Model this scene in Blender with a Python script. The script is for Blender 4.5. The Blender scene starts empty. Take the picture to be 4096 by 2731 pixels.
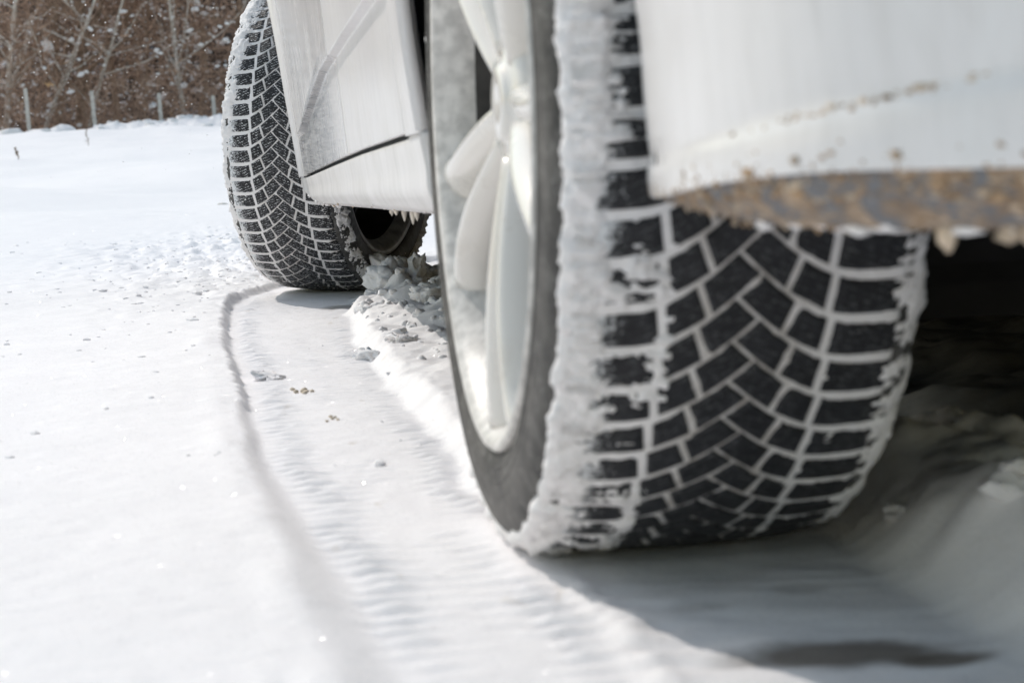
import bpy, bmesh, math, random
import numpy as np
from mathutils import Matrix, Vector
random.seed(7)
rng = np.random.default_rng(7)
S = bpy.context.scene
COL = S.collection

# ------------------------------------------------------------------ camera, sky, sun, exposure
cam_d = bpy.data.cameras.new('camera')
cam = bpy.data.objects.new('camera', cam_d)
COL.objects.link(cam)
CAM_P = Vector((-0.32883, -1.50868, 0.30026))
_r, _u, _w = Vector((0.9872037, -0.15494291, -0.03770352)), Vector((0.05203334, 0.08949464, 0.99462719)), Vector((0.15073617, 0.98386148, -0.09641164))
cam.matrix_world = Matrix(((_r.x, _u.x, -_w.x, CAM_P.x), (_r.y, _u.y, -_w.y, CAM_P.y), (_r.z, _u.z, -_w.z, CAM_P.z), (0, 0, 0, 1)))
cam_d.sensor_width = 36.0
cam_d.lens = 36.0 * 4838.3 / 2352.0
cam_d.clip_start = 0.05
cam_d.clip_end = 3000
cam_d.dof.use_dof = True
cam_d.dof.focus_distance = 4.05
cam_d.dof.aperture_fstop = 12.5
S.camera = cam

SUN_EL, SUN_AZ = math.radians(45), math.radians(-36)      # azimuth from +Y (ahead of the car), negative = to its left
world = bpy.data.worlds.new('World')
S.world = world
world.use_nodes = True
_nt = world.node_tree
_sky = _nt.nodes.new('ShaderNodeTexSky')
_sky.sky_type = 'NISHITA'
_sky.sun_disc = False
_sky.sun_elevation = SUN_EL
_sky.sun_rotation = SUN_AZ
_sky.air_density = 2.0
_sky.dust_density = 1.3
_sky.ozone_density = 0.0
_bg = _nt.nodes['Background']
_bg.inputs['Strength'].default_value = 0.15
_nt.links.new(_sky.outputs[0], _bg.inputs[0])
sun_d = bpy.data.lights.new('sun', 'SUN')
sun_d.energy = 2.3
sun_d.angle = math.radians(0.5)
sun_d.color = (1.0, 0.945, 0.88)
sun = bpy.data.objects.new('sun', sun_d)
COL.objects.link(sun)
SUN_V = Vector((math.sin(SUN_AZ) * math.cos(SUN_EL), math.cos(SUN_AZ) * math.cos(SUN_EL), math.sin(SUN_EL)))
sun.rotation_euler = SUN_V.to_track_quat('Z', 'Y').to_euler()
S.view_settings.view_transform = 'Standard'
S.view_settings.look = 'None'
S.view_settings.gamma = 1.0
S.view_settings.exposure = -0.08
S.cycles.use_denoising = True
S.cycles.max_bounces = 6
S.cycles.sample_clamp_indirect = 6.0

# ------------------------------------------------------------------ numeric noise
_T = np.random.default_rng(1234).random(64*64*64).astype(np.float32)*2-1
def vnoise(x, y, z=0.0, seed=0):
    x, y = np.broadcast_arrays(np.asarray(x, np.float32), np.asarray(y, np.float32))
    i, j = np.floor(x).astype(np.int32), np.floor(y).astype(np.int32)
    fx, fy = x-i, y-j
    fx, fy = fx*fx*(3-2*fx), fy*fy*(3-2*fy)
    i, j = i+seed*13, j+seed*29
    i0, i1, j0, j1 = (i & 63)*4096, ((i+1) & 63)*4096, (j & 63)*64, ((j+1) & 63)*64
    def layer(k):
        a = _T[i0+j0+k]; a = a+(_T[i1+j0+k]-a)*fx
        b = _T[i0+j1+k]; b = b+(_T[i1+j1+k]-b)*fx
        return a+(b-a)*fy
    if np.ndim(z) == 0:
        return layer((int(math.floor(z))+seed*7) & 63)
    z = np.broadcast_to(np.asarray(z, np.float32), x.shape)
    k = np.floor(z).astype(np.int32); fz = z-k; fz = fz*fz*(3-2*fz); k = k+seed*7
    a, b = layer(k & 63), layer((k+1) & 63)
    return a+(b-a)*fz
def fbm(x, y, z=0.0, o=4, seed=0, g=0.5):
    t, a = 0, 1.0
    x, y = np.asarray(x, np.float32), np.asarray(y, np.float32)
    for n in range(o):
        t = t + a * vnoise(x, y, z, seed + n * 17)
        x, y, z, a = x * 2.03 + 3.1, y * 2.03 + 1.7, z * 2.03 + 5.3, a * g
    return t
def sstep(a, b, x):
    t = np.clip((np.asarray(x, float) - a) / (b - a), 0, 1)
    return t * t * (3 - 2 * t)

# ------------------------------------------------------------------ object helpers
def tag(o, label=None, cat=None, group=None, kind=None):
    if label: o['label'] = label
    if cat: o['category'] = cat
    if group: o['group'] = group
    if kind: o['kind'] = kind
    return o
def mesh(name, V, F, smooth=True):
    me = bpy.data.meshes.new(name)
    V = np.asarray(V, np.float32)
    F = np.asarray(F) if not isinstance(F, list) else F
    if isinstance(F, np.ndarray):
        n, k = F.shape
        me.vertices.add(len(V)); me.vertices.foreach_set('co', V.ravel())
        me.loops.add(n * k); me.loops.foreach_set('vertex_index', F.astype(np.int32).ravel())
        me.polygons.add(n); me.polygons.foreach_set('loop_start', np.arange(0, n * k, k, dtype=np.int32))
        me.update(calc_edges=True)
    else:
        me.from_pydata([tuple(v) for v in V], [], F)
    me.polygons.foreach_set('use_smooth', np.full(len(me.polygons), smooth))
    me.update()
    return me
def obj(name, me, mat=None, parent=None, loc=None):
    o = bpy.data.objects.new(name, me)
    COL.objects.link(o)
    if mat and me and not me.materials: me.materials.append(mat)
    if parent: o.parent = parent
    if loc: o.location = loc
    return o
def empty(name, loc=(0, 0, 0), parent=None):
    o = bpy.data.objects.new(name, None)
    COL.objects.link(o)
    o.location = loc
    o.empty_display_size = 0.1
    if parent: o.parent = parent
    return o
def grid_faces(nu, nv, wu=False, wv=False, flip=False):
    a = np.arange(nu if wu else nu - 1)[:, None]; b = np.arange(nv if wv else nv - 1)[None, :]
    a2, b2 = (a + 1) % nu, (b + 1) % nv
    q = np.stack([a*nv+b+0*a2, a2*nv+b+0*a, a2*nv+b2, a*nv+b2+0*a2], -1).reshape(-1, 4)
    return q[:, ::-1] if flip else q
def join(parts):
    Vs, Fs, n = [], [], 0
    for V, F in parts:
        Vs.append(np.asarray(V, float)); Fs.append(np.asarray(F) + n); n += len(V)
    return np.vstack(Vs), np.vstack(Fs)
def solidify(o, t, off=-1):
    m = o.modifiers.new('thickness', 'SOLIDIFY'); m.thickness = t; m.offset = off
    return o
_ico = {}
def ico(sub):
    if sub not in _ico:
        bm = bmesh.new(); bmesh.ops.create_icosphere(bm, subdivisions=sub, radius=1.0)
        bm.verts.ensure_lookup_table()
        _ico[sub] = (np.array([v.co[:] for v in bm.verts]), np.array([[v.index for v in f.verts] for f in bm.faces]))
        bm.free()
    return _ico[sub]
def lump(c, size, sub=1, rough=0.35, seed=0, boxy=0.0, rot=0.0, tilt=(0, 0)):
    V, F = ico(sub)
    if boxy:
        V = np.sign(V) * np.abs(V) ** (1 - boxy)
        V = V / np.abs(V).max()
    d = 1 + rough * fbm(V[:, 0]*1.6 + seed*3.7, V[:, 1]*1.6 + seed*1.3, V[:, 2]*1.6, o=3 if sub < 3 else 5, seed=seed % 97, g=.5 if sub < 3 else .62)
    V = V * d[:, None] * np.asarray(size)
    M = np.array(Matrix.Rotation(rot, 3, 'Z') @ Matrix.Rotation(tilt[0], 3, 'X') @ Matrix.Rotation(tilt[1], 3, 'Y'))
    return V @ M.T + np.asarray(c), F
def tube(pts, rad, n=6, cap=True):
    pts = np.asarray(pts, float); rad = np.broadcast_to(rad, (len(pts),))
    T = np.gradient(pts, axis=0); T /= np.linalg.norm(T, axis=1)[:, None] + 1e-12
    ref = np.array([0.13, 0.31, 0.94]) if abs(T[0][2]) < .9 else np.array([0.9, 0.3, 0.1])
    A = np.cross(T, ref); A /= np.linalg.norm(A, axis=1)[:, None]; B = np.cross(T, A)
    th = np.linspace(0, 2*np.pi, n, endpoint=False)
    V = pts[:, None] + rad[:, None, None] * (np.cos(th)[None, :, None]*A[:, None] + np.sin(th)[None, :, None]*B[:, None])
    return V.reshape(-1, 3), grid_faces(len(pts), n, wv=True)
def lathe_x(prof, n=96):
    """profile [(x, r)] turned about the x axis"""
    prof = np.asarray(prof, float); th = np.linspace(0, 2*np.pi, n, endpoint=False)
    V = np.stack([np.repeat(prof[:, 0][:, None], n, 1), -prof[:, 1][:, None]*np.cos(th), prof[:, 1][:, None]*np.sin(th)], -1)
    return V.reshape(-1, 3), grid_faces(len(prof), n, wv=True)

# ------------------------------------------------------------------ materials
def newmat(name):
    m = bpy.data.materials.new(name); m.use_nodes = True
    return m, m.node_tree, m.node_tree.nodes['Principled BSDF']
class N:
    def __init__(s, nt): s.nt = nt
    def n(s, t, **k):
        x = s.nt.nodes.new(t)
        for a, b in k.items(): setattr(x, a, b)
        return x
    def put(s, sock, v):
        if isinstance(v, bpy.types.NodeSocket): s.nt.links.new(v, sock)
        else: sock.default_value = v
    def math(s, op, a, b=0.0, clamp=False):
        x = s.n('ShaderNodeMath', operation=op); x.use_clamp = clamp
        s.put(x.inputs[0], a); s.put(x.inputs[1], b); return x.outputs[0]
    def vmath(s, op, a, b=(0, 0, 0)):
        x = s.n('ShaderNodeVectorMath', operation=op); s.put(x.inputs[0], a); s.put(x.inputs[1], b); return x.outputs[0]
    def coord(s, kind='Object'): return s.n('ShaderNodeTexCoord').outputs[kind]
    def geo(s): return s.n('ShaderNodeNewGeometry').outputs['Position']
    def sep(s, v):
        x = s.n('ShaderNodeSeparateXYZ'); s.put(x.inputs[0], v); return x.outputs
    def noise(s, v, scale, detail=4.0, rough=0.55, dist=0.0):
        x = s.n('ShaderNodeTexNoise'); s.put(x.inputs['Vector'], v)
        x.inputs['Scale'].default_value = scale; x.inputs['Detail'].default_value = detail
        x.inputs['Roughness'].default_value = rough; x.inputs['Distortion'].default_value = dist
        return x.outputs[0]
    def ramp(s, v, a, b):
        x = s.n('ShaderNodeMapRange', interpolation_type='SMOOTHSTEP'); s.put(x.inputs[0], v)
        x.inputs[1].default_value, x.inputs[2].default_value = a, b
        return x.outputs[0]
    def mix(s, f, a, b):
        x = s.n('ShaderNodeMix', data_type='RGBA'); s.put(x.inputs[0], f)
        for i, v in ((6, a), (7, b)):
            s.put(x.inputs[i], v if isinstance(v, bpy.types.NodeSocket) else (*v, 1.0))
        return x.outputs[2]
    def scalev(s, v, sc):
        return s.vmath('MULTIPLY', v, sc)
    def bump(s, h, strength, dist, normal=None):
        x = s.n('ShaderNodeBump'); s.put(x.inputs['Height'], h)
        x.inputs['Strength'].default_value = strength; x.inputs['Distance'].default_value = dist
        if normal: s.put(x.inputs['Normal'], normal)
        return x.outputs[0]

SNOW = (0.89, 0.868, 0.872)
def snow_mat(name, col=SNOW, ground=False, scale=1.0, dirt=0.0):
    m, nt, b = newmat(name); g = N(nt)
    P = g.geo()
    b.inputs['Roughness'].default_value = 0.65
    b.inputs['Specular IOR Level'].default_value = 0.10
    c = g.mix(g.ramp(g.noise(P, 9*scale, 5), .35, .7), (col[0]*.975, col[1]*.975, col[2]*.975), col)
    if dirt:
        c = g.mix(g.math('MULTIPLY', g.ramp(g.noise(P, 22*scale, 5, .6), .5, .72), dirt), c, (.45, .37, .28))
    if ground:
        def blob(cx, cy, rx, ry, soft=.5, warp=.35, nscale=16, nsx=1.0):
            o = g.vmath('SUBTRACT', P, (cx, cy, 0)); o = g.scalev(o, (1/rx, 1/ry, 0))
            d = g.n('ShaderNodeVectorMath', operation='LENGTH'); g.put(d.inputs[0], o)
            dd = g.math('ADD', d.outputs['Value'], g.math('MULTIPLY', g.math('SUBTRACT', g.noise(P, nscale, 4), .5), 2*warp))
            return g.math('SUBTRACT', 1.0, g.ramp(dd, 1 - soft, 1 + soft))
        # thawed brown patches in the rut and by the rear tyre
        for (cx, cy, rx, ry, st, colr) in ((.028, -.368, .062, .030, .85, (.125, .098, .074)), (.078, -.398, .030, .016, .85, (.115, .09, .068)),
                                           (-.045, 2.36, .040, .060, .65, (.17, .145, .12)), (.055, -.20, .018, .012, .25, (.2, .17, .14)), (-.02, -.23, .02, .012, .25, (.2, .17, .14))):
            c = g.mix(g.math('MULTIPLY', blob(cx, cy, rx, ry, .4, .42, 30), st), c, colr)
        # grit smears in the rut
        xyz = g.sep(P)
        rutm = g.math('MULTIPLY', g.ramp(xyz[0], -.27, -.21), g.math('SUBTRACT', 1.0, g.ramp(xyz[0], -.10, -.03)))
        grit = g.ramp(g.noise(g.scalev(P, (1.0, .55, 1)), 26, 3, .5, .6), .66, .74)
        c = g.mix(g.math('MULTIPLY', g.math('MULTIPLY', rutm, grit), .32), c, (.50, .42, .32))
        # trodden grey slush and road grime under the car, its shade painted in too
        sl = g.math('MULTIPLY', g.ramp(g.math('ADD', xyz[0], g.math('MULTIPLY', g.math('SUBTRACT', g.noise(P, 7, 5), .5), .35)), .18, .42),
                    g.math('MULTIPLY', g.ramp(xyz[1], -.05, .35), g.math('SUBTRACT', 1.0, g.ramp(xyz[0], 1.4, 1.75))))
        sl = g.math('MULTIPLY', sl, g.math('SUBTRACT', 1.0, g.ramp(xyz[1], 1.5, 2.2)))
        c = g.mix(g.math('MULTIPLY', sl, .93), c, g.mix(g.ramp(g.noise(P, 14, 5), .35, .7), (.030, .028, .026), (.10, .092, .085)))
    b.inputs['Base Color'].default_value = (*col, 1)
    nt.links.new(c, b.inputs['Base Color'])
    h1 = g.noise(P, 210*scale, 6, .7); h2 = g.noise(P, 45*scale, 4, .6)
    hh = g.math('ADD', g.math('MULTIPLY', h1, .5), h2)
    nt.links.new(g.bump(hh, .42 if ground else .6, .003), b.inputs['Normal'])
    if ground:
        vor = g.n('ShaderNodeTexVoronoi'); g.put(vor.inputs['Vector'], P); vor.inputs['Scale'].default_value = 900
        rnd = g.vmath('SUBTRACT', vor.outputs['Color'], (.5, .5, .5))
        nn = g.n('ShaderNodeNewGeometry').outputs['Normal']
        nrm = g.vmath('NORMALIZE', g.vmath('ADD', nn, g.scalev(rnd, (1.5, 1.5, .3))))
        w2 = g.n('ShaderNodeTexWhiteNoise'); g.put(w2.inputs['Vector'], vor.outputs['Color'])
        nt.links.new(g.math('MULTIPLY', g.math('GREATER_THAN', w2.outputs['Value'], .975), .8), b.inputs['Coat Weight'])
        b.inputs['Coat Roughness'].default_value = .12
        nt.links.new(nrm, b.inputs['Coat Normal'])
    return m
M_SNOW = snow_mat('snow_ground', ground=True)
M_SNOWC = snow_mat('snow_clod')
M_CAKE = snow_mat('snow_caked', scale=2.0, dirt=.05)
M_FAR = snow_mat('snow_far', scale=.05)

def packed_mat(name, dirt, col=SNOW, bare=0.0):
    """snow pressed into the tread grooves, with grit and a greyer crown; wheel-local x is the axle"""
    m, nt, b = newmat(name); g = N(nt); P = g.coord()
    ax = g.math('ABSOLUTE', g.sep(P)[0])
    crown = g.math('SUBTRACT', 1.0, g.ramp(ax, .02, .062))
    n = g.ramp(g.noise(P, 55, 5, .6), .35, .7)
    f = g.math('MULTIPLY', g.math('ADD', g.math('MULTIPLY', crown, .75), .1), g.math('ADD', g.math('MULTIPLY', n, .6), .4))
    c = g.mix(g.math('MULTIPLY', f, dirt), col, (.30, .26, .22))
    nt.links.new(c, b.inputs['Base Color']); b.inputs['Roughness'].default_value = .7
    nt.links.new(g.bump(g.noise(P, 260, 5, .65), .6, .003), b.inputs['Normal'])
    return m
M_PACK_F = packed_mat('packed_snow_front', .6)
M_PACK_R = packed_mat('packed_snow_rear', .85)

def rubber_mat(name, sipe=0.0, dust=0.0, outer=0.0, rand=True, base=(.011, .011, .013)):
    m, nt, b = newmat(name); g = N(nt); P = g.coord()
    if rand:
        oi = g.n('ShaderNodeObjectInfo').outputs['Random']
        cb = g.n('ShaderNodeCombineXYZ'); g.put(cb.inputs[0], g.math('MULTIPLY', oi, 7.0)); g.put(cb.inputs[2], g.math('MULTIPLY', oi, 3.0))
        Q = g.vmath('ADD', P, cb.outputs[0])
    else: Q = P
    X = g.sep(P)
    ax = g.math('ABSOLUTE', X[0])
    fac = None
    # fine slits holding snow, running nearly across the block
    lat = g.math('ADD', X[2], g.math('MULTIPLY', ax, .42))
    wob = g.math('MULTIPLY', g.math('SINE', g.math('MULTIPLY', X[0], 1500.0)), .0006)
    ph = g.math('ADD', lat, g.math('ADD', wob, g.math('MULTIPLY', g.noise(Q, 120, 3), .004)))
    s = g.math('SINE', g.math('MULTIPLY', ph, 2*math.pi/.0052))
    sl = g.math('MULTIPLY', g.ramp(s, .35, .9), g.ramp(g.noise(Q, 170, 4, .7), .46, .62))
    fac = g.math('MULTIPLY', sl, sipe)
    dn = g.ramp(g.noise(Q, 420, 5, .75), .56, .66)
    big = g.ramp(g.noise(Q, 38, 4, .6), .40, .62)
    dusted = g.math('MULTIPLY', g.math('MULTIPLY', dn, big), dust)
    fac = g.math('MAXIMUM', fac, dusted)
    if outer:
        om = g.ramp(g.math('MULTIPLY', X[0], -1.0), .052, .108)
        thr = g.noise(Q, 300, 6, .8)
        on = g.ramp(g.math('ADD', g.math('ADD', thr, g.math('MULTIPLY', om, .42)), g.math('MULTIPLY', g.noise(Q, 45, 3), .35)), .90, 1.02)
        fac = g.math('MAXIMUM', fac, g.math('MULTIPLY', on, outer))
    tone = g.mix(g.ramp(g.noise(Q, 60, 4), .3, .75), base, tuple(v*1.9 for v in base))
    c = g.mix(fac, tone, (.80, .81, .83))
    nt.links.new(c, b.inputs['Base Color'])
    nt.links.new(g.math('ADD', g.math('MULTIPLY', fac, .2), .55), b.inputs['Roughness'])
    b.inputs['Specular IOR Level'].default_value = .35
    nt.links.new(g.bump(g.math('ADD', fac, g.math('MULTIPLY', s, -.25)), .5, .0012), b.inputs['Normal'])
    return m
M_BLOCK_F = rubber_mat('tread_rubber_front', .85, .55, 1.0)
M_BLOCK_R = rubber_mat('tread_rubber_rear', .10, .16, .85)
def sidewall_mat():
    m, nt, b = newmat('sidewall_rubber'); g = N(nt); P = g.coord()
    n = g.ramp(g.noise(P, 18, 5, .6), .3, .7)
    streak = g.ramp(g.noise(g.scalev(P, (1, 1, 1)), 90, 5, .7), .45, .7)
    c = g.mix(n, (.022, .021, .021), (.085, .080, .075))
    c = g.mix(g.math('MULTIPLY', streak, .4), c, (.26, .25, .24))
    sp = g.ramp(g.noise(P, 260, 5, .75), .62, .70)
    c = g.mix(g.math('MULTIPLY', sp, g.ramp(g.noise(P, 25, 3), .45, .65)), c, (.72, .71, .70))
    nt.links.new(c, b.inputs['Base Color']); b.inputs['Roughness'].default_value = .62
    nt.links.new(g.bump(g.noise(P, 150, 4), .3, .001), b.inputs['Normal'])
    return m
M_SIDE = sidewall_mat()
M_SIDE_IN = rubber_mat('inner_sidewall_rubber', 0, .15, 0, rand=False)

def paint_mat(name, dirt=1.0, base=(.765, .745, .745), rough=.32, reflect_zone=False, mud=False):
    m, nt, b = newmat(name); g = N(nt); P = g.geo(); X = g.sep(P)
    streak = g.ramp(g.noise(g.scalev(P, (6, 9, 1.4)), 8, 6, .65, .8), .42, .72)
    drip = g.ramp(g.noise(g.scalev(P, (9, 16, 2.4)), 4, 5, .65, 1.2), .5, .72)
    film = g.ramp(g.noise(P, 5, 5, .6), .3, .75)
    low = g.math('SUBTRACT', 1.0, g.ramp(X[2], .20, .62))
    f = g.math('MULTIPLY', g.math('ADD', g.math('MULTIPLY', streak, .45), g.math('MULTIPLY', film, .35)), g.math('ADD', g.math('MULTIPLY', low, .7), .25))
    c = g.mix(g.math('MULTIPLY', f, dirt), base, (.55, .54, .525))
    c = g.mix(g.math('MULTIPLY', g.math('MULTIPLY', drip, film), .55*dirt), c, (.47, .445, .41))
    if reflect_zone:      # grey reflection painted into the colour of the front door's hollow
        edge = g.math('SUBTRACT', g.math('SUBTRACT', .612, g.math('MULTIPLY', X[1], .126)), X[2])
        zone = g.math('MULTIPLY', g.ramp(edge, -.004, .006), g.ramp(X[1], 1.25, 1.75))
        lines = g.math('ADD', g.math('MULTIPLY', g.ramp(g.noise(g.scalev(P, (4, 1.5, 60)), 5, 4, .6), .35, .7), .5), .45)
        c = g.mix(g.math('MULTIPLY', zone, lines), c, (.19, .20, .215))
    speck = g.ramp(g.noise(P, 130, 4, .7), .70, .76)
    c = g.mix(g.math('MULTIPLY', speck, .25*dirt), c, (.42, .37, .31))
    if mud:            # brown spray thrown up along the lower edge, pale salt smears above
        lift = g.math('MULTIPLY', g.math('SUBTRACT', X[2], .262), 22.0)
        sp = g.ramp(g.math('SUBTRACT', g.noise(P, 55, 6, .7, .6), g.math('MULTIPLY', lift, .42)), .44, .56)
        sp = g.math('MULTIPLY', sp, g.math('SUBTRACT', 1.0, g.ramp(X[0], .10, .25)))
        salt = g.ramp(g.noise(g.scalev(P, (1, 1, .35)), 13, 5, .6, 1.5), .45, .75)
        c = g.mix(g.math('MULTIPLY', salt, .5), c, (.80, .80, .80))
        c = g.mix(g.math('MULTIPLY', sp, .8), c, g.mix(g.ramp(g.noise(P, 90, 4), .4, .65), (.27, .18, .11), (.48, .37, .27)))
    nt.links.new(c, b.inputs['Base Color'])
    nt.links.new(g.math('ADD', g.math('MULTIPLY', g.math('ADD', f, g.math('MULTIPLY', film, .3)), .35), rough), b.inputs['Roughness'])
    b.inputs['Coat Weight'].default_value = .4; b.inputs['Coat Roughness'].default_value = .2
    nt.links.new(g.bump(g.math('ADD', g.math('MULTIPLY', streak, .5), g.noise(P, 240, 4)), .12, .002), b.inputs['Normal'])
    return m
M_PAINT = paint_mat('white_paint', rough=.32)
M_PAINT_GLOSS = paint_mat('white_paint_wiped', .6, rough=.16, reflect_zone=True)
M_BUMP = paint_mat('bumper_paint', .55, rough=.3, mud=True)
M_SILL = paint_mat('white_sill', 1.25, rough=.45)
def simple(name, col, rough=.6, metal=0.0, n=0.3, scale=30, bump=.2):
    m, nt, b = newmat(name); g = N(nt); P = g.coord()
    c = g.mix(g.ramp(g.noise(P, scale, 5), .3, .7), tuple(v*(1-n) for v in col), tuple(min(1, v*(1+n)) for v in col))
    nt.links.new(c, b.inputs['Base Color']); b.inputs['Roughness'].default_value = rough; b.inputs['Metallic'].default_value = metal
    if bump: nt.links.new(g.bump(g.noise(P, scale*5, 4), bump, .002), b.inputs['Normal'])
    return m
M_DARK = simple('dark_plastic', (.016, .016, .017), .75)
M_UNDER = simple('underseal', (.012, .011, .011), .85)
M_GREY = simple('grey_plastic', (.20, .205, .225), .6)
def valance_mat():
    m, nt, b = newmat('muddy_grey_plastic'); g = N(nt); P = g.geo()
    f = g.ramp(g.noise(P, 42, 6, .65, .5), .42, .55); f2 = g.ramp(g.noise(P, 85, 5, .7), .4, .65)
    X = g.sep(P)
    part = g.math('SUBTRACT', 1.0, g.math('MULTIPLY', g.ramp(X[0], .06, .2), .45))
    c = g.mix(g.math('MULTIPLY', f, part), (.17, .175, .19), g.mix(f2, (.26, .18, .115), (.46, .36, .27)))
    nt.links.new(c, b.inputs['Base Color']); b.inputs['Roughness'].default_value = .75
    nt.links.new(g.bump(g.math('ADD', f, g.noise(P, 300, 4)), .6, .003), b.inputs['Normal'])
    return m
M_VAL = valance_mat()
M_GAP = simple('black_seal', (.02, .02, .02), .7)
M_GLASS = simple('tinted_glass', (.03, .035, .04), .06, n=.05, bump=0)
M_MUD = simple('road_mud', (.33, .225, .14), .85, n=.45, scale=60, bump=.5)
M_MUDL = simple('pale_mud', (.47, .38, .29), .85, n=.35, scale=60, bump=.5)
M_TAN = simple('tan_dirt', (.56, .48, .38), .9, n=.2, scale=80, bump=.3)
M_ICE = simple('ice', (.72, .66, .58), .18, n=.1)
M_RIMIN = simple('rim_barrel', (.05, .047, .044), .7, 0, .3, 45)
M_RIMB = simple('rim_lip_paint', (.62, .60, .575), .42, 0, .22, 70)
M_DISC = simple('brake_disc', (.10, .095, .09), .5, .5)
M_SHIELD = simple('brake_shield', (.016, .014, .012), .7)
M_FLANGE = simple('rim_flange_dirty', (.30, .295, .285), .45, .2, .35, 40)
def rim_mat():
    m, nt, b = newmat('rim_paint'); g = N(nt); P = g.coord()
    f = g.ramp(g.noise(P, 16, 5, .6), .45, .75)
    f2 = g.ramp(g.noise(P, 30, 5, .7), .60, .76)
    c = g.mix(g.math('MULTIPLY', f, .35), (.76, .735, .70), (.60, .555, .49))
    c = g.mix(g.math('MULTIPLY', f2, .55), c, (.36, .27, .20))
    nt.links.new(c, b.inputs['Base Color'])
    nt.links.new(g.math('ADD', g.math('MULTIPLY', f, .25), .2), b.inputs['Roughness'])
    b.inputs['Coat Weight'].default_value = .5; b.inputs['Coat Roughness'].default_value = .08
    return m
M_RIM = rim_mat()
def bark_mat(name, a, bcol, sc=3.0, lo=.35, hi=.68):
    m, nt, b = newmat(name); g = N(nt); P = g.geo()
    c = g.mix(g.ramp(g.noise(P, sc, 5, .7), lo, hi), a, bcol)
    nt.links.new(c, b.inputs['Base Color']); b.inputs['Roughness'].default_value = .85
    return m
M_BARK = bark_mat('bark_brown', (.16, .11, .08), (.34, .25, .18), 4)
M_BARKP = bark_mat('bark_pale', (.46, .40, .34), (.82, .79, .75), 5)
M_TWIG = bark_mat('twigs', (.19, .115, .075), (.68, .48, .36), 2.2)
M_TWIG2 = bark_mat('twigs_dark', (.12, .085, .065), (.42, .31, .25), .8)
M_GREEN = bark_mat('dark_needles', (.045, .045, .05), (.66, .67, .72), .9, .54, .64)
M_POST = bark_mat('concrete_post', (.46, .44, .41), (.62, .60, .56), 12)
M_WEED = bark_mat('dry_weed', (.18, .12, .08), (.30, .22, .15), 40)

# ------------------------------------------------------------------ snow ground
LX = ([-3, -.6, -.35, 0, .45, 1.1, 2.0, 2.4, 2.6, 2.75, 2.9, 3.05, 3.3, 3.8, 6], [-.20, -.232, -.237, -.252, -.268, -.274, -.268, -.258, -.243, -.21, -.165, -.12, -.02, .35, 3.0])
RX = ([-3, 0, .3, 1.1, 1.57, 2.2, 2.5, 2.8, 3.05, 3.3, 3.8, 6], [-.085, -.092, -.087, -.083, -.075, -.048, .01, .10, .17, .25, .58, 3.2])
def far_z(x, y):
    rise = .82 * sstep(14, 72, y) + .012*np.clip(y-72, 0, 200)
    und = .17*sstep(10, 24, y)*fbm(x*.07+2.2, y*.16+.4, 0, 3, 5) + .10*sstep(6, 14, y)*fbm(x*.3, y*.3, 0, 3, 9)
    und += .16*np.exp(-((y-(33+.4*x))/4.5)**2) - .12*np.exp(-((y-(26+.5*x))/3.0)**2)*sstep(1.5, -3, x)
    bank = np.exp(-((y-66-1.2*fbm(x*.25, 3.3))/2.6)**2) * (.30 + .20*fbm(x*.55, y*.3, 0, 3, 12) + .10*fbm(x*1.7, y*.8, 0, 3, 14))
    return rise + und + bank
def ground_z(x, y):
    x, y = np.broadcast_arrays(np.asarray(x, float), np.asarray(y, float))
    far = y > 9.0
    z = np.empty(x.shape)
    z[far] = .034 + .012*fbm(x[far]*1.3, y[far]*.9, 0, 3, 21)
    if (~far).any(): z[~far] = near_z(x[~far], y[~far])
    return z + far_z(x, y)
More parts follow.
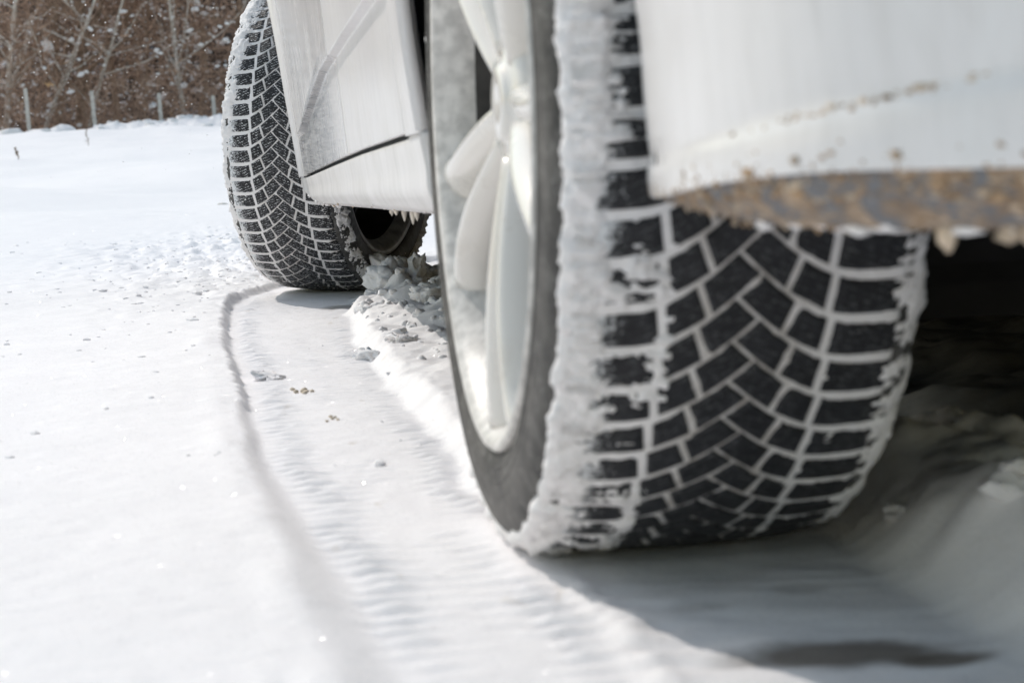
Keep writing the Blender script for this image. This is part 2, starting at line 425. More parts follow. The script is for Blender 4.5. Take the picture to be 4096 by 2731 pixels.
def near_z(x, y):
    near = 1 - sstep(5, 9, y)
    L = np.interp(y, *LX) + .005*fbm(y*3, 1.5, 0, 2, 3) + .0030*fbm(y*45, x*25, 0, 3, 4)*sstep(.2, 1.0, y)
    Rr = np.interp(y, *RX) + .010*fbm(y*7, 4.5, 0, 3, 6)
    snow = .0138 + .006*fbm(x*1.3, y*.9, 0, 3, 21) + .0016*fbm(x*7, y*6, 0, 2, 22)
    snow = snow + .0006*fbm(x*70, y*70, 0, 2, 23)*near
    # disturbed, crumbly snow beside the front wheel
    dist_m = np.exp(-(((x+.25)/.45)**2 + ((y-4.3)/1.6)**2))
    snow = snow + dist_m*(.016*np.abs(fbm(x*16, y*9, 0, 4, 24)) - .004)
    # bump ahead of the front wheel (old plough edge)
    snow = snow + .03*np.exp(-((y-8.2-.8*x)/.7)**2)*sstep(-1.6, -.2, x)*(1+.6*fbm(x*6, y*6, 0, 3, 25))
    floor = .0007*fbm(x*40, y*30, 0, 3, 31) + .0012*fbm(x*8, y*3, 0, 2, 32)
    # tread prints along both sides of the rut
    t = y/.031 + .10*fbm(x*20, y*6, 0, 2, 33)
    rid = np.abs(np.sin(np.pi*t))**.7
    mL = np.exp(-((x-(L+.036+.006*fbm(y*11, 2.0, 0, 2, 34)))/.019)**2) * (.35+.65*sstep(-.45, .25, fbm(y*4, x*14, 0, 2, 35)+.1))*sstep(-.5, -.1, y)
    mR = np.exp(-((x-(Rr-.024))/.019)**2) * (.4+.6*sstep(-.45, .2, fbm(y*4+4, x*14, 0, 2, 36)+.1))
    mC = .25*np.exp(-((x-(L+.1))/.05)**2) * sstep(.1, .5, fbm(y*5+9, x*20, 0, 3, 37))
    pr = mL + .9*mR + mC
    floor = floor + .0095*(rid-.65)*pr*(1+.6*fbm(x*60, y*60, 0, 2, 38))
    wd = .014 + .030*(1-sstep(-.2, .9, y)) + .008*np.abs(fbm(y*4, 2.7, 0, 2, 47)); inrut = sstep(0, 1, (x-L+wd*.6)/wd) * (1 - sstep(-.012, .022, x-Rr))
    lip = .0022*np.exp(-((x-L+.034)/.016)**2)*(.6+fbm(y*9, 7.0, 0, 3, 40))*near
    # right of the rut: a crumbly ridge that the rear wheel is about to roll over, packed behind it
    pile = .024*np.exp(-(((x-.08)/.13)**2 + ((y-2.45)/.62)**2)) + .012*np.exp(-(((x-.12)/.12)**2+((y-1.5)/.6)**2))
    ridge = .021 + .006*fbm(x*9, y*6, 0, 3, 41) + .0022*fbm(x*48, y*48, 0, 3, 42) + pile*(1+.8*fbm(x*17, y*15, 0, 4, 43))
    behind = 1 - sstep(-.02, .22, y - .5*np.abs(x))
    packed = .0022*fbm(x*16, y*40, 0, 3, 51) + .007*np.exp(-((x+.098+.01*fbm(y*8, .3, 0, 2, 55))/.022)**2)*(1+.8*fbm(x*40, y*40, 0, 3, 52))
    rb = .125 + .012*fbm(y*6, 5.5, 0, 3, 53)
    bankr = sstep(rb-.015, rb+.07, x)*(.055 + .02*fbm(x*10, y*8, 0, 4, 54))
    packed = packed + bankr
    ridge = ridge*(1-behind) + packed*behind
    ridge = np.where(x > .4, .03 + .02*fbm(x*5, y*5, 0, 4, 57) + .008*fbm(x*22, y*22, 0, 3, 58), ridge*(1-sstep(.25, .4, x)) + sstep(.25, .4, x)*(.03 + .02*fbm(x*5, y*5, 0, 4, 57) + .008*fbm(x*22, y*22, 0, 3, 58)))
    z = np.where(x < (L+Rr)/2, snow*(1-inrut) + floor*inrut + lip, ridge*(1-inrut) + floor*inrut)
    z = z*near + (1-near)*(.034 + .012*fbm(x*1.3, y*.9, 0, 3, 21))
    # tyres stand on what they pressed flat
    for (wx, wy, hw) in ((0, 0, .115), (-.0145, 2.804, .125)):
        m = (1 - sstep(hw-.01, hw+.02, np.abs(x-wx))) * (1 - sstep(.09, .15, np.abs(y-wy)))
        z = z*(1-m) + .003*m
    return z
def axis(parts):
    out = []
    for a, b, d in parts:
        n = max(1, int(round((b-a)/d))); out += list(np.linspace(a, b, n, endpoint=False))
    return out
xs = axis([(-1.4, -.5, .014), (-.5, -.30, .007), (-.30, -.04, .0038), (-.04, .30, .006), (.30, 1.0, .016), (1.0, 2.0, .05)]) + [2.0]
g1 = [2.0]; s = .06
while g1[-1] < 500: s *= 1.09; g1.append(g1[-1]+s)
g0 = [-1.4]; s = .016
while g0[-1] > -500: s *= 1.07; g0.append(g0[-1]-s)
xs = np.array(sorted(set(g0[1:])) + xs + g1[1:])
ys = axis([(-1.2, -.2, .006), (-.2, 1.6, .0052), (1.6, 3.2, .0065), (3.2, 5.5, .011), (5.5, 9, .03), (9, 16, .08), (16, 40, .2), (40, 62, .35), (62, 72, .12), (72, 100, 1.0)]) + [100]
g1 = [100]; s = 1.2
while g1[-1] < 1200: s *= 1.1; g1.append(g1[-1]+s)
g0 = [-1.2]; s = .008
while g0[-1] > -60: s *= 1.12; g0.append(g0[-1]-s)
ys = np.array(sorted(set(g0[1:])) + ys + g1[1:])
XX, YY = np.meshgrid(xs, ys, indexing='ij')
ZZ = ground_z(XX, YY)
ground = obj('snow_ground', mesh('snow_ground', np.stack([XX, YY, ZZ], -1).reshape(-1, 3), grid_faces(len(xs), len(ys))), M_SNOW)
tag(ground, 'snow covered ground with a pressed tyre rut running past the wheels', 'snow', kind='structure')
gz = lambda x, y: float(ground_z(np.array([x]), np.array([y]))[0])

# ------------------------------------------------------------------ car
R, WB, TRK = 0.325, 2.8044, 1.53
car = empty('car', (0, 0, 0))
tag(car, 'dirty white car driving through snow, seen low from behind its rear wheel', 'car')

def prof_r(a):
    """tread radius at axle offset a (a >= 0)"""
    a = np.asarray(a, float)
    r = R - .55*a*a
    k = np.clip((a-.088)/.022, 0, 1)
    return r - .016*k**2.2
SIDE = [(.100, .3165), (.108, .3115), (.1140, .3045), (.1175, .296), (.1190, .285), (.1190, .274), (.1178, .263), (.1155, .2545), (.1120, .2490)]
def groove(a):
    a = np.asarray(a, float)
    return np.where(a < .06, -.043*(1-np.clip(1-np.maximum(a, 0)/.066, 0, 1)**1.6), -.043*(1-np.clip(1-np.maximum(a, 0)/.066, 0, 1)**1.6)-.05*(a-.06)) + np.maximum(-a, 0)*1.04
NP = 68
PITCH = 2*math.pi*R/NP
def block_mesh(name, side, kind, c0, mat, nu=6, nv=5, top=.0, depth=.009, jit=0):
    """one tread block: a across, c round the tyre"""
    t = [0, .10] + list(np.linspace(.10, .90, nv-2))[1:-1] + [.90, 1.0]
    su = [0, .09] + list(np.linspace(.09, .91, nu-2))[1:-1] + [.91, 1.0]
    V = []
    def arange(tt):
        if kind == 0: return -.0058+.0140*tt, .0215+.0075*tt
        if kind == 1: return .0250+.0075*tt, .0475+.0030*tt
        return .0528+.0030*tt, .1085
    for layer in (0, 1):
        for i in range(nu):
            for j in range(nv):
                a0, a1 = arange(t[j])
                a = a0 + (a1-a0)*su[i]
                if layer: a += (.0006 if i == 0 else (-.0006 if i == nu-1 else 0))*-1
                hw = .0009 + .0026*min(1, max(a, 0)/.07)
                lo, hi = groove(a)+hw, groove(a)+PITCH-hw
                if layer: lo -= .0006; hi += .0006
                c = c0 + lo + (hi-lo)*t[j]
                edge = i in (0, nu-1) or j in (0, nv-1)
                r = float(prof_r(abs(a))) + top - (depth if layer else (.0014 if edge else 0))
                ph = c/R
                V.append((side*a, -r*math.cos(ph), r*math.sin(ph)))
    F = []
    n = nu*nv
    for i in range(nu-1):
        for j in range(nv-1):
            F.append((i*nv+j, (i+1)*nv+j, (i+1)*nv+j+1, i*nv+j+1))
    ring = [i*nv for i in range(nu)] + [(nu-1)*nv+j for j in range(1, nv)] + [i*nv+nv-1 for i in range(nu-2, -1, -1)] + [j for j in range(nv-2, 0, -1)]
    for k in range(len(ring)):
        p, q = ring[k], ring[(k+1) % len(ring)]
        F.append((p, p+n, q+n, q))
    if side > 0: F = [f[::-1] for f in F]
    me = mesh(name, V, F, smooth=False)
    if mat: me.materials.append(mat)
    return me

def caked(name, wheel, side, env, seed, mat, amp=.006, nphi=1000, prof_n=60, phi0=0, phi1=2*math.pi, fine=1.0, scal=0.0, feather=0.0):
    """crumbly snow stuck over a tyre shoulder; env(a, r, phi) is its mean thickness (negative = bare)"""
    aa = list(np.linspace(.045, .099, 22)); pr = [(a, float(prof_r(a))) for a in aa] + SIDE[1:-2]
    pr = np.array(pr); d = np.r_[0, np.cumsum(np.linalg.norm(np.diff(pr, axis=0), axis=1))]
    s = np.linspace(0, d[-1], prof_n); A = np.interp(s, d, pr[:, 0]); Rr_ = np.interp(s, d, pr[:, 1])
    dA, dR = np.gradient(A), np.gradient(Rr_); L = np.hypot(dA, dR); nA, nR = -dR/L, dA/L
    ph = np.linspace(phi0, phi1, nphi, endpoint=(phi1-phi0) < 6.2)
    PH, A2 = np.meshgrid(ph, A, indexing='ij'); R2 = np.broadcast_to(Rr_, PH.shape)
    px, py, pz = A2, -R2*np.cos(PH), R2*np.sin(PH)
    nz = fbm(px*60+seed, py*60, pz*60, 3, seed) + .9*fine*np.abs(fbm(px*170, py*170, pz*170, 3, seed+3)) + .45*fine*fbm(px*520, py*520, pz*520, 2, seed+9) + np.where(A2 > .1, scal*np.cos(NP*PH+.6)*(.3+fbm(PH*9, .5, 0, 2, seed+5)), 0)*(R2 < .314)
    nz = nz + feather*fbm(A2*30, PH*150, 0, 3, seed+11)*(A2 < .104)
    th = env(A2, R2, PH) + amp*(nz-.25)
    th = np.clip(th, -.004, .012)
    RR = R2 + nR*th; AA = A2 + nA*th
    V = np.stack([side*AA, -RR*np.cos(PH), RR*np.sin(PH)], -1).reshape(-1, 3)
    F = grid_faces(nphi, prof_n, wu=(phi1-phi0) > 6.2, flip=side < 0)
    keep = (th.reshape(-1)[F] > -.002).any(1)
    o = obj(name, mesh(name, V, F[keep]), mat, wheel)
    return tag(o, kind='stuff')

def rim_parts(wheel, inner_detail):
    s = -1                                        # outer face looks to -x; x = -(.116 - d)
    def ax(d): return -(.1195-d)
    prof = [(ax(.012), .2495), (ax(.003), .2505), (ax(0), .2480), (ax(.001), .2435), (ax(.006), .2395), (ax(.014), .2350), (ax(.022), .2305), (ax(.030), .2285), (ax(.036), .2275)]
    V, F = lathe_x(prof, 120)
    obj('rim', mesh('rim', V, F), M_RIMB, wheel)
    V, F = lathe_x([(ax(.034), .2272), (ax(.075), .2190), (ax(.12), .2160), (ax(.205), .2175)], 96)
    obj('rim_barrel', mesh('rim_barrel', V, F), M_RIMIN, wheel)
    V, F = lathe_x([(ax(.205), .2175), (ax(.212), .224), (ax(.222), .229), (ax(.228), .238), (ax(.231), .2465), (ax(.226), .2505), (ax(.215), .2505)], 120)
    o = obj('inner_rim_flange', mesh('inner_rim_flange', V, F), M_FLANGE, wheel)
    # hub, five twin-blade spokes
    V, F = lathe_x([(ax(.020), .0005), (ax(.0175), .012), (ax(.0170), .024), (ax(.020), .028), (ax(.0235), .030), (ax(.0240), .048), (ax(.032), .057), (ax(.060), .060), (ax(.075), .05)], 60)
    hub = obj('hub', mesh('hub', V, F), M_RIM, wheel)
    def blade(sg):
        nu, nv = 22, 13
        V = np.zeros((nu, nv, 3))
        for i in range(nu):
            u = i/(nu-1)
            r = .040 + u*(.2385-.040)
            ang = sg*math.radians(10.5 - 1.5*math.sin(u*3.14) + 2.5*(1-u)**2)
            hw = .0135 + .0055*u + .012*max(0, u-.86)/.14 + .004*(1-u)**3
            d_top = .020*(1-u)**1.6 + .0045*u - .004*math.sin(math.pi*u)
            dep = .044
            for j in range(nv):
                q = -1 + 2*j/(nv-1)
                w = hw*q
                prof_ = .88*math.sqrt(max(0, 1-q*q)) + .12*max(0, 1-abs(q-.3*sg)/.9)
                d = d_top + dep*(1-prof_)
                cx = r*math.cos(ang) - w*math.sin(ang); cy = r*math.sin(ang) + w*math.cos(ang)
                V[i, j] = (ax(d), cx, cy)
        return V.reshape(-1, 3), grid_faces(nu, nv, flip=True)
    def web():
        nu, nv = 12, 7
        V = np.zeros((nu, nv, 3))
        for i in range(nu):
            u = i/(nu-1); r = .04+u*.040
            for j in range(nv):
                q = -1+2*j/(nv-1); an = q*math.radians(9)
                V[i, j] = (ax(.030+.010*u+.006*(1-q*q)), r*math.cos(an), r*math.sin(an))
        return V.reshape(-1, 3), grid_faces(nu, nv, flip=True)
    sm = mesh('spoke', *join([blade(1), blade(-1), web()])); sm.materials.append(M_RIM)
    for k in range(5):
        sp = obj('spoke', sm, None, wheel)
        sp.rotation_euler = (math.radians(-90 + 72*k - 6), 0, 0)
        m = sp.modifiers.new('thickness', 'SOLIDIFY'); m.thickness = .004; m.offset = -1
    V, F = lathe_x([(ax(.077), .055), (ax(.076), .06), (ax(.076), .150), (ax(.100), .150), (ax(.100), .07)], 60)
    obj('brake_disc', mesh('brake_disc', V, F), M_DISC, wheel)
    V, F = lathe_x([(ax(.120), .001), (ax(.120), .08), (ax(.112), .10), (ax(.108), .205), (ax(.114), .2155)], 60)
    obj('brake_shield', mesh('brake_shield', V, F), M_SHIELD, wheel)

def make_wheel(label, loc, steer, camber, blocks, bmat, pmat, full=True, phase=0.0):
    w = empty('wheel', loc, car)
    w['label'] = label
    w.rotation_euler = (Matrix.Rotation(steer, 3, 'Z') @ Matrix.Rotation(camber, 3, 'Y')).to_euler()
    # tyre carcass: black base under the tread, both sidewalls
    base = [(a, float(prof_r(abs(a)))-.0075) for a in np.linspace(-.099, .099, 23)]
    prof = [(-x, r) for x, r in SIDE[::-1]] + base[1:-1] + SIDE
    out = [(-x-.0, r) for x, r in SIDE[::-1]]
    ribs = []
    V, F = lathe_x(prof, 180)
    tyre = obj('tyre', mesh('tyre', V, F, True), M_SIDE, w)
    # rib rings on the outer sidewall
    V, F = join([lathe_x([(-.1178+.0012*k, r0-.0022), (-.1199+.0012*k, r0), (-.1178+.0012*k, r0+.0022)], 150) for k, r0 in ((0, .272), (1, .262), (0.4, .283))])
    obj('sidewall_rib', mesh('sidewall_rib', V, F), M_SIDE, w)
    # snow pressed into the grooves
    pk = [(a, float(prof_r(abs(a)))-(.0017 if abs(a) < .1 else .0032)) for a in np.linspace(-.107, .107, 56)]
    n = 640
    pk = np.array(pk); th = np.linspace(0, 2*np.pi, n, endpoint=False)
    A = np.repeat(pk[:, 0][:, None], n, 1); Rd = np.repeat(pk[:, 1][:, None], n, 1)
    X_, Y_, Z_ = A, -Rd*np.cos(th), Rd*np.sin(th)
    nz = fbm(X_*120, Y_*120, Z_*120, 2, 61)
    Rd = Rd + .0008*nz + .0005*fbm(X_*330, Y_*330, Z_*330, 2, 63)
    if not full or steer:    # inner shoulder slots of the steered wheel have shed some of their snow
        shed = sstep(.078, .090, A)*sstep(-.1, .15, vnoise(Y_*16, Z_*16, 2.2, 66)+.15)
        Rd = Rd - .005*shed
    V = np.stack([A, -Rd*np.cos(th), Rd*np.sin(th)], -1).reshape(-1, 3)
    tag(obj('packed_snow', mesh('packed_snow', V, grid_faces(len(pk), n, wv=True)), pmat, w), kind='stuff')
    protos = []
    for side in (-1, 1):
        for kind in (0, 1, 2):
            protos.append(block_mesh('tread_block', side, kind, 0.0 if side < 0 else PITCH*.5, bmat, nu=(6, 5, 8)[kind]))
    if full:
        rest = []
        for k in range(NP):
            an = phase + k*2*math.pi/NP
            # pitches at the front of the tyre, turned away from view, are joined
            d = (math.degrees(an) + 180) % 360 - 180
            far = abs(d) > 128
            for pm in protos:
                if far:
                    V = np.array([v.co[:] for v in pm.vertices]); F = [tuple(p.vertices) for p in pm.polygons]
                    Rm = np.array(Matrix.Rotation(-an, 3, 'X')); rest.append((V @ Rm.T, np.array(F)))
                else:
                    b = obj('tread_block', pm, None, w); b.rotation_euler = (-an, 0, 0)
        V, F = join(rest)
        tag(obj('tread_blocks_far', mesh('tread_blocks_far', V, F, False), bmat, w), kind='stuff')
    else:
        rest = []
        for k in range(NP):
            Rm = np.array(Matrix.Rotation(-k*2*math.pi/NP, 3, 'X'))
            for pm in protos:
                V = np.array([v.co[:] for v in pm.vertices]); F = np.array([tuple(p.vertices) for p in pm.polygons])
                rest.append((V @ Rm.T, F))
        V, F = join(rest)
        tag(obj('tread_blocks_far', mesh('tread_blocks_far', V, F, False), bmat, w), kind='stuff')
    rim_parts(w, True)
    return w
rear = make_wheel('rear wheel with twin-spoke pale rim and snow caked on its shoulder', (0, 0, R), 0, 0, True, M_BLOCK_R, M_PACK_R)
front = make_wheel('steered front wheel with frosted tread', (-.0145, WB, R+.001), -math.radians(25.0), .059, True, M_BLOCK_F, M_PACK_F, phase=.03)
for nm, y in (('rear wheel on the far side', 0.0), ('front wheel on the far side', WB)):
    w = make_wheel(nm, (TRK, y, R), math.pi, 0, True, M_BLOCK_R, M_PACK_R, full=False)
def env_rear(A, R2, PH):
    up = np.sin(PH)
    inner = .092 - .030*np.clip(np.sin(PH)+.10, 0, 1) + .006*np.clip(-up, 0, 1)
    t = .0060*sstep(inner-.010, inner+.016, A) - .0030*(1-sstep(inner-.022, inner+.004, A))
    return t - .016*(1-sstep(.302, .312, R2))*(A > .1)
caked('caked_snow', rear, -1, env_rear, 71, M_CAKE, amp=.0036, fine=.9, scal=.45, feather=.9)
def env_rear_in(A, R2, PH):
    return .0016*sstep(.094, .106, A) - .0035*(1-sstep(.086, .102, A)) - .010*(1-sstep(.285, .297, R2))*(A > .1)
caked('caked_snow', rear, 1, env_rear_in, 75, M_CAKE, amp=.0026, fine=.5, feather=1.0)
def env_front_out(A, R2, PH):
    up = np.clip(np.sin(PH), -.2, 1)
    return .0012*sstep(.092-.035*up, .106-.03*up, A) - .0042*(1-sstep(.082-.035*up, .098-.03*up, A)) - .010*(1-sstep(.295, .305, R2))*(A > .1)
caked('caked_snow', front, -1, env_front_out, 81, M_CAKE, amp=.0024, nphi=1000, fine=1.4)
def env_front_in(A, R2, PH):
    patch = vnoise(np.cos(PH)*3.3+4, np.sin(PH)*3.3, 0.7, 5)
    return .006*sstep(.103, .109, A)*sstep(-.5, .3, patch) - .006*(1-sstep(.100, .107, A)) - .016*(1-sstep(.279, .290, R2))*(A > .1)
caked('caked_snow', front, 1, env_front_in, 85, M_CAKE, amp=.0045, nphi=1000, fine=1.3)

# ---- body panels
SZ = [.05, .16, .19, .22, .386, .60, .75, .90, .98]
SX = [-.050, -.080, -.093, -.102, -.124, -.148, -.155, -.146, -.125]
AR, AZ = .362, .335
def crease_z(y): return np.interp(y, [.2, .7, 1.1, 1.53, 2.07, 2.26, 2.45], [.462, .448, .428, .403, .346, .326, .316])
def gap_z(y): return np.interp(y, [.2, .55, 1.12, 1.63, 2.42, 2.8], [.312, .3045, .2885, .271, .2425, .232])
def bot_z(y): return np.interp(y, [.2, .44, .8, 1.46, 2.36, 2.40, 2.43, 2.46, 2.6], [.232, .227, .220, .207, .188, .189, .194, .206, .21])
def side_x(y, z):
    y, z = np.asarray(y, float), np.asarray(z, float)
    x = np.interp(z, SZ, SX)
    cz = crease_z(y); gz_ = gap_z(y)
    inn = sstep(.42, .62, y)*(1-sstep(2.30, 2.44, y))
    k = sstep(-.0005, .004, cz-z)
    fall = np.clip((z-gz_)/(np.maximum(cz-gz_, .02)), 0, 1)
    rec = np.where(z < cz, .002 + .0065*fall**1.3, 0)*k
    bulge = -.003*np.exp(-((z-cz-.004)/.05)**2)*sstep(-.004, .0, z-cz)
    x = x + (rec + bulge)*inn*(z > gz_-.004)
    # the arch lips stand slightly proud
    for cy in (0, WB):
        rr = np.hypot(y-cy, z-AZ)
        x = x - .008*np.exp(-((rr-AR)/.016)**2)
    x = x + .20*np.clip((y-3.15)/.6, 0, 1)**2.2 + .05*np.clip((-.30-y)/.5, 0, 1)**1.5
    return x
def arch_y(z, cy, sgn):
    h = np.sqrt(np.maximum(AR*AR-(z-AZ)**2, 0)); return cy + sgn*h
def panel(name, ylo, yhi, zlo, zhi, mat, nu=60, nv=40, t=.012, xf=None, label=None, mid=None):
    """body side skin between curves; ylo/yhi functions of z, zlo/zhi functions of y; built for both sides of the car"""
    u = np.linspace(0, 1, nu)[:, None]; v = np.linspace(0, 1, nv)[None, :]
    ym = .5*(ylo(.4)+yhi(.4))
    v = v**1.5
    z = zlo(ym)+v*(zhi(ym)-zlo(ym)) + 0*u
    for _ in range(3):
        y = ylo(z)+u*(yhi(z)-ylo(z))
        if mid is None: z = zlo(y)+v*(zhi(y)-zlo(y))
        else:
            zm = mid(y); q = np.linspace(0, 1, nv)[None, :]
            z = np.where(q < .5, zlo(y)+q/.5*(zm-.004-zlo(y)), np.where(q < .56, zm-.004+(q-.5)/.06*.005, zm+.001+((q-.56)/.44)**1.4*(zhi(y)-zm-.001)))
    X = (xf or side_x)(y, z)
    V = np.stack([X, y, z], -1).reshape(-1, 3)
    F = grid_faces(nu, nv, flip=True)
    o = obj(name, mesh(name, V, F), mat, car); solidify(o, t)
    if label: o['label'] = label
    V2 = V.copy(); V2[:, 0] = TRK - V2[:, 0]
    solidify(obj(name, mesh(name, V2, F[:, ::-1]), mat, car), t)
    return o
C = lambda v: (lambda q: v + 0*np.asarray(q, float))
G = .0028
sill_top = lambda y: gap_z(y) - np.where(np.asarray(y) > .54, G, 0)
def sill_x(y, z):
    zb, zt = bot_z(y), gap_z(y)
    f = np.clip((z-zb)/(zt-zb), 0, 1)
    base = side_x(y, zt) + .003
    return base + .020*(1-f)**1.6 - .006*np.exp(-((f-.30)/.22)**2) + .028*np.clip(.10-f, 0, 1)/.10
panel('sill', lambda z: arch_y(z, 0, 1), lambda z: arch_y(z, WB, -1)-.0, bot_z, sill_top, M_SILL, 160, 30, xf=sill_x, label='dirt streaked sill below the doors')
SEAM = 1.30
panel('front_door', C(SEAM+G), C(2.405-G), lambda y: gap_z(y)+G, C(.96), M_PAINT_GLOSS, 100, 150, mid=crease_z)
panel('rear_door', C(.54+G), C(SEAM-G), lambda y: gap_z(y)+G, C(.96), M_PAINT, 100, 150, mid=crease_z)
panel('front_fender', C(2.405+G), lambda z: arch_y(z, WB, -1), lambda y: gap_z(y)+.0, C(AZ+AR-.0004), M_PAINT, 16, 90)
panel('front_fender', C(2.405+G), C(3.30), C(AZ+AR), C(.93), M_PAINT, 60, 20)
panel('front_fender', lambda z: arch_y(z, WB, 1), C(3.25), C(.50), C(AZ+AR-.0004), M_PAINT, 16, 40)
panel('rear_quarter_panel', lambda z: arch_y(z, 0, 1), C(.54-.0), lambda y: gap_z(y), C(AZ+AR-.0004), M_PAINT, 24, 90)
panel('rear_quarter_panel', C(-.62), C(.54), C(AZ+AR), C(1.0), M_PAINT, 60, 20)
# black weather seal behind the door shut lines
for mir in (0, 1):
    pts = [(y, gap_z(y)) for y in np.linspace(.50, 2.43, 40)]
    V = np.array([[float(side_x(y, z))+.014, y, z+dz] for y, z in pts for dz in (-.03, .03)])
    if mir: V[:, 0] = TRK-V[:, 0]
    obj('door_seal', mesh('door_seal', V, grid_faces(40, 2, flip=not mir)), M_GAP, car)
    V = np.array([[float(side_x(yy, z))+.018, yy+dy, z] for yy in (SEAM,) for z in np.linspace(.27, .96, 30) for dy in (-.03, .03)])
    if mir: V[:, 0] = TRK-V[:, 0]
    obj('door_seal', mesh('door_seal', V, grid_faces(30, 2)), M_GAP, car)
# wheel arch liners
for cx, s in ((0, 1), (TRK, -1)):
    for cy in (0, WB):
        th = np.linspace(-.16, math.pi+.16, 40)
        xsn = np.array([-.075, -.06, .0, .12, .26, .27])
        V = np.array([[cx+s*x, cy+(.392 if x < .265 else .02)*math.cos(t), AZ+(.392 if x < .265 else .02)*math.sin(t)] for x in xsn for t in th])
        obj('wheel_arch_liner', mesh('wheel_arch_liner', V, grid_faces(len(xsn), 40)), M_UNDER, car)
# bumpers: a plan curve swept through a height profile
def bumper(name, plan, zf, off, mat, nz=40, n=150, label=None):
    plan = np.array(plan, float); d = np.r_[0, np.cumsum(np.linalg.norm(np.diff(plan, axis=0), axis=1))]
    s = np.linspace(0, d[-1], n)
    # smooth interpolation through the plan points
    px, py = np.interp(s, d, plan[:, 0]), np.interp(s, d, plan[:, 1])
    ker = np.ones(9)/9
    for _ in range(3):
        px[4:-4] = np.convolve(px, ker, 'valid'); py[4:-4] = np.convolve(py, ker, 'valid')
    tx, ty = np.gradient(px), np.gradient(py); L = np.hypot(tx, ty); nx, ny = ty/L, -tx/L
    if nx[0] > 0: nx, ny = -nx, -ny
    V = []
    for i in range(n):
        for j in range(nz):
            z = zf(s[i], d[-1], j/(nz-1)); o = off(s[i], d[-1], z, j/(nz-1))
            V.append((px[i]+nx[i]*o, py[i]+ny[i]*o, z))
    V = np.array(V); V2 = V.copy(); V2[:, 0] = TRK-V2[:, 0]
    F = grid_faces(n, nz)
    flip = plan[-1][1] > 0
    F2 = F[:, ::-1] if flip else F
    n0 = len(V)
    V, F = np.vstack([V, V2]), np.vstack([F2, F2[:, ::-1]+n0])
    o = obj(name, mesh(name, V, F), mat, car)
    solidify(o, .006)
    if label: o['label'] = label
    return (px, py, nx, ny, s)
RPLAN = [(-.066, -.345), (-.071, -.38), (-.079, -.44), (-.083, -.50), (-.077, -.56), (-.056, -.625), (-.015, -.685), (.05, -.735), (.15, -.775), (.35, -.805), (.765, -.82)]
def zB(s): return .2640 + .0165*sstep(.02, .32, s)
def b_off(s, L, z, f):
    z = z - .13*(min(max(s, .05), .6)-.27)*math.exp(-((z-.305)/.04)**2)
    o = np.interp(z, [.262, .275, .29, .300, .306, .316, .36, .45, .60, .70, .75], [0, .003, .004, .0035, .0015, .0025, .006, .018, .030, .030, .010])
    return float(o)
def lead(s): return .0
RB = bumper('rear_bumper', RPLAN, lambda s, L, f: zB(s) + f**1.5*(.75-zB(s)), b_off, M_BUMP, 70, 200, 'muddy lower corner of the white rear bumper')
def v_off(s, L, z, f):
    return float(-.002 - .030*(1-f)**2.0)
def v_z(s, L, f):
    zb = .2560 - .003*sstep(0, .2, s) + .004*sstep(.3, .6, s)
    return float(zb + f*(zB(s)+.001-zb))
bumper('bumper_valance', RPLAN, v_z, v_off, M_VAL, 14, 200, 'grey plastic lower edge of the rear bumper')
FPLAN = [(-.118, 3.16), (-.125, 3.22), (-.12, 3.32), (-.08, 3.45), (0, 3.56), (.15, 3.64), (.4, 3.69), (.765, 3.71)]
bumper('front_bumper', FPLAN, lambda s, L, f: .20+f*.50, lambda s, L, z, f: float(-.06*max(0, (.32-z)/.12)**1.5+.01*math.sin(f*3.1)), M_PAINT, 24, 80)
# greenhouse, bonnet, tailgate
def sheet(name, rows, mat, n=24, crown=.0):
    """rows: (y, z, half width) lofted across the car"""
    V = []
    for y, z, hw in rows:
        for j in range(n):
            q = -1+2*j/(n-1); V.append((.765+hw*q, y, z-crown*q*q))
    o = obj(name, mesh(name, V, grid_faces(len(rows), n)), mat, car); solidify(o, .01); return o
sheet('bonnet', [(3.66, .68, .72), (3.5, .76, .80), (3.1, .86, .86), (2.62, .96, .86)], M_PAINT, crown=.04)
sheet('windscreen', [(2.62, .97, .80), (2.2, 1.2, .72), (1.75, 1.41, .62)], M_GLASS, crown=.03)
sheet('roof', [(1.75, 1.41, .62), (1.2, 1.455, .62), (.4, 1.45, .61), (-.25, 1.39, .59)], M_PAINT, crown=.03)
sheet('rear_window', [(-.25, 1.39, .58), (-.6, 1.08, .68)], M_GLASS, crown=.03)
sheet('tailgate', [(-.6, 1.08, .74), (-.74, .98, .78), (-.78, .72, .78)], M_PAINT, crown=.02)
for s in (-1, 1):
    ytop = np.array([-.25, .3, .9, 1.4, 1.75]); ybot = np.array([-.6, .2, .95, 1.7, 2.60])
    V = []
    for k in range(5):
        for f in np.linspace(0, 1, 6):
            y = ybot[k]+(ytop[k]-ybot[k])*f; z = .965+f*(1.405-.965); hw = .885+(.615-.885)*f**1.2
            V.append((.765+s*hw, y, z))
    solidify(obj('side_window', mesh('side_window', V, grid_faces(5, 6, flip=s > 0)), M_GLASS, car), .006)
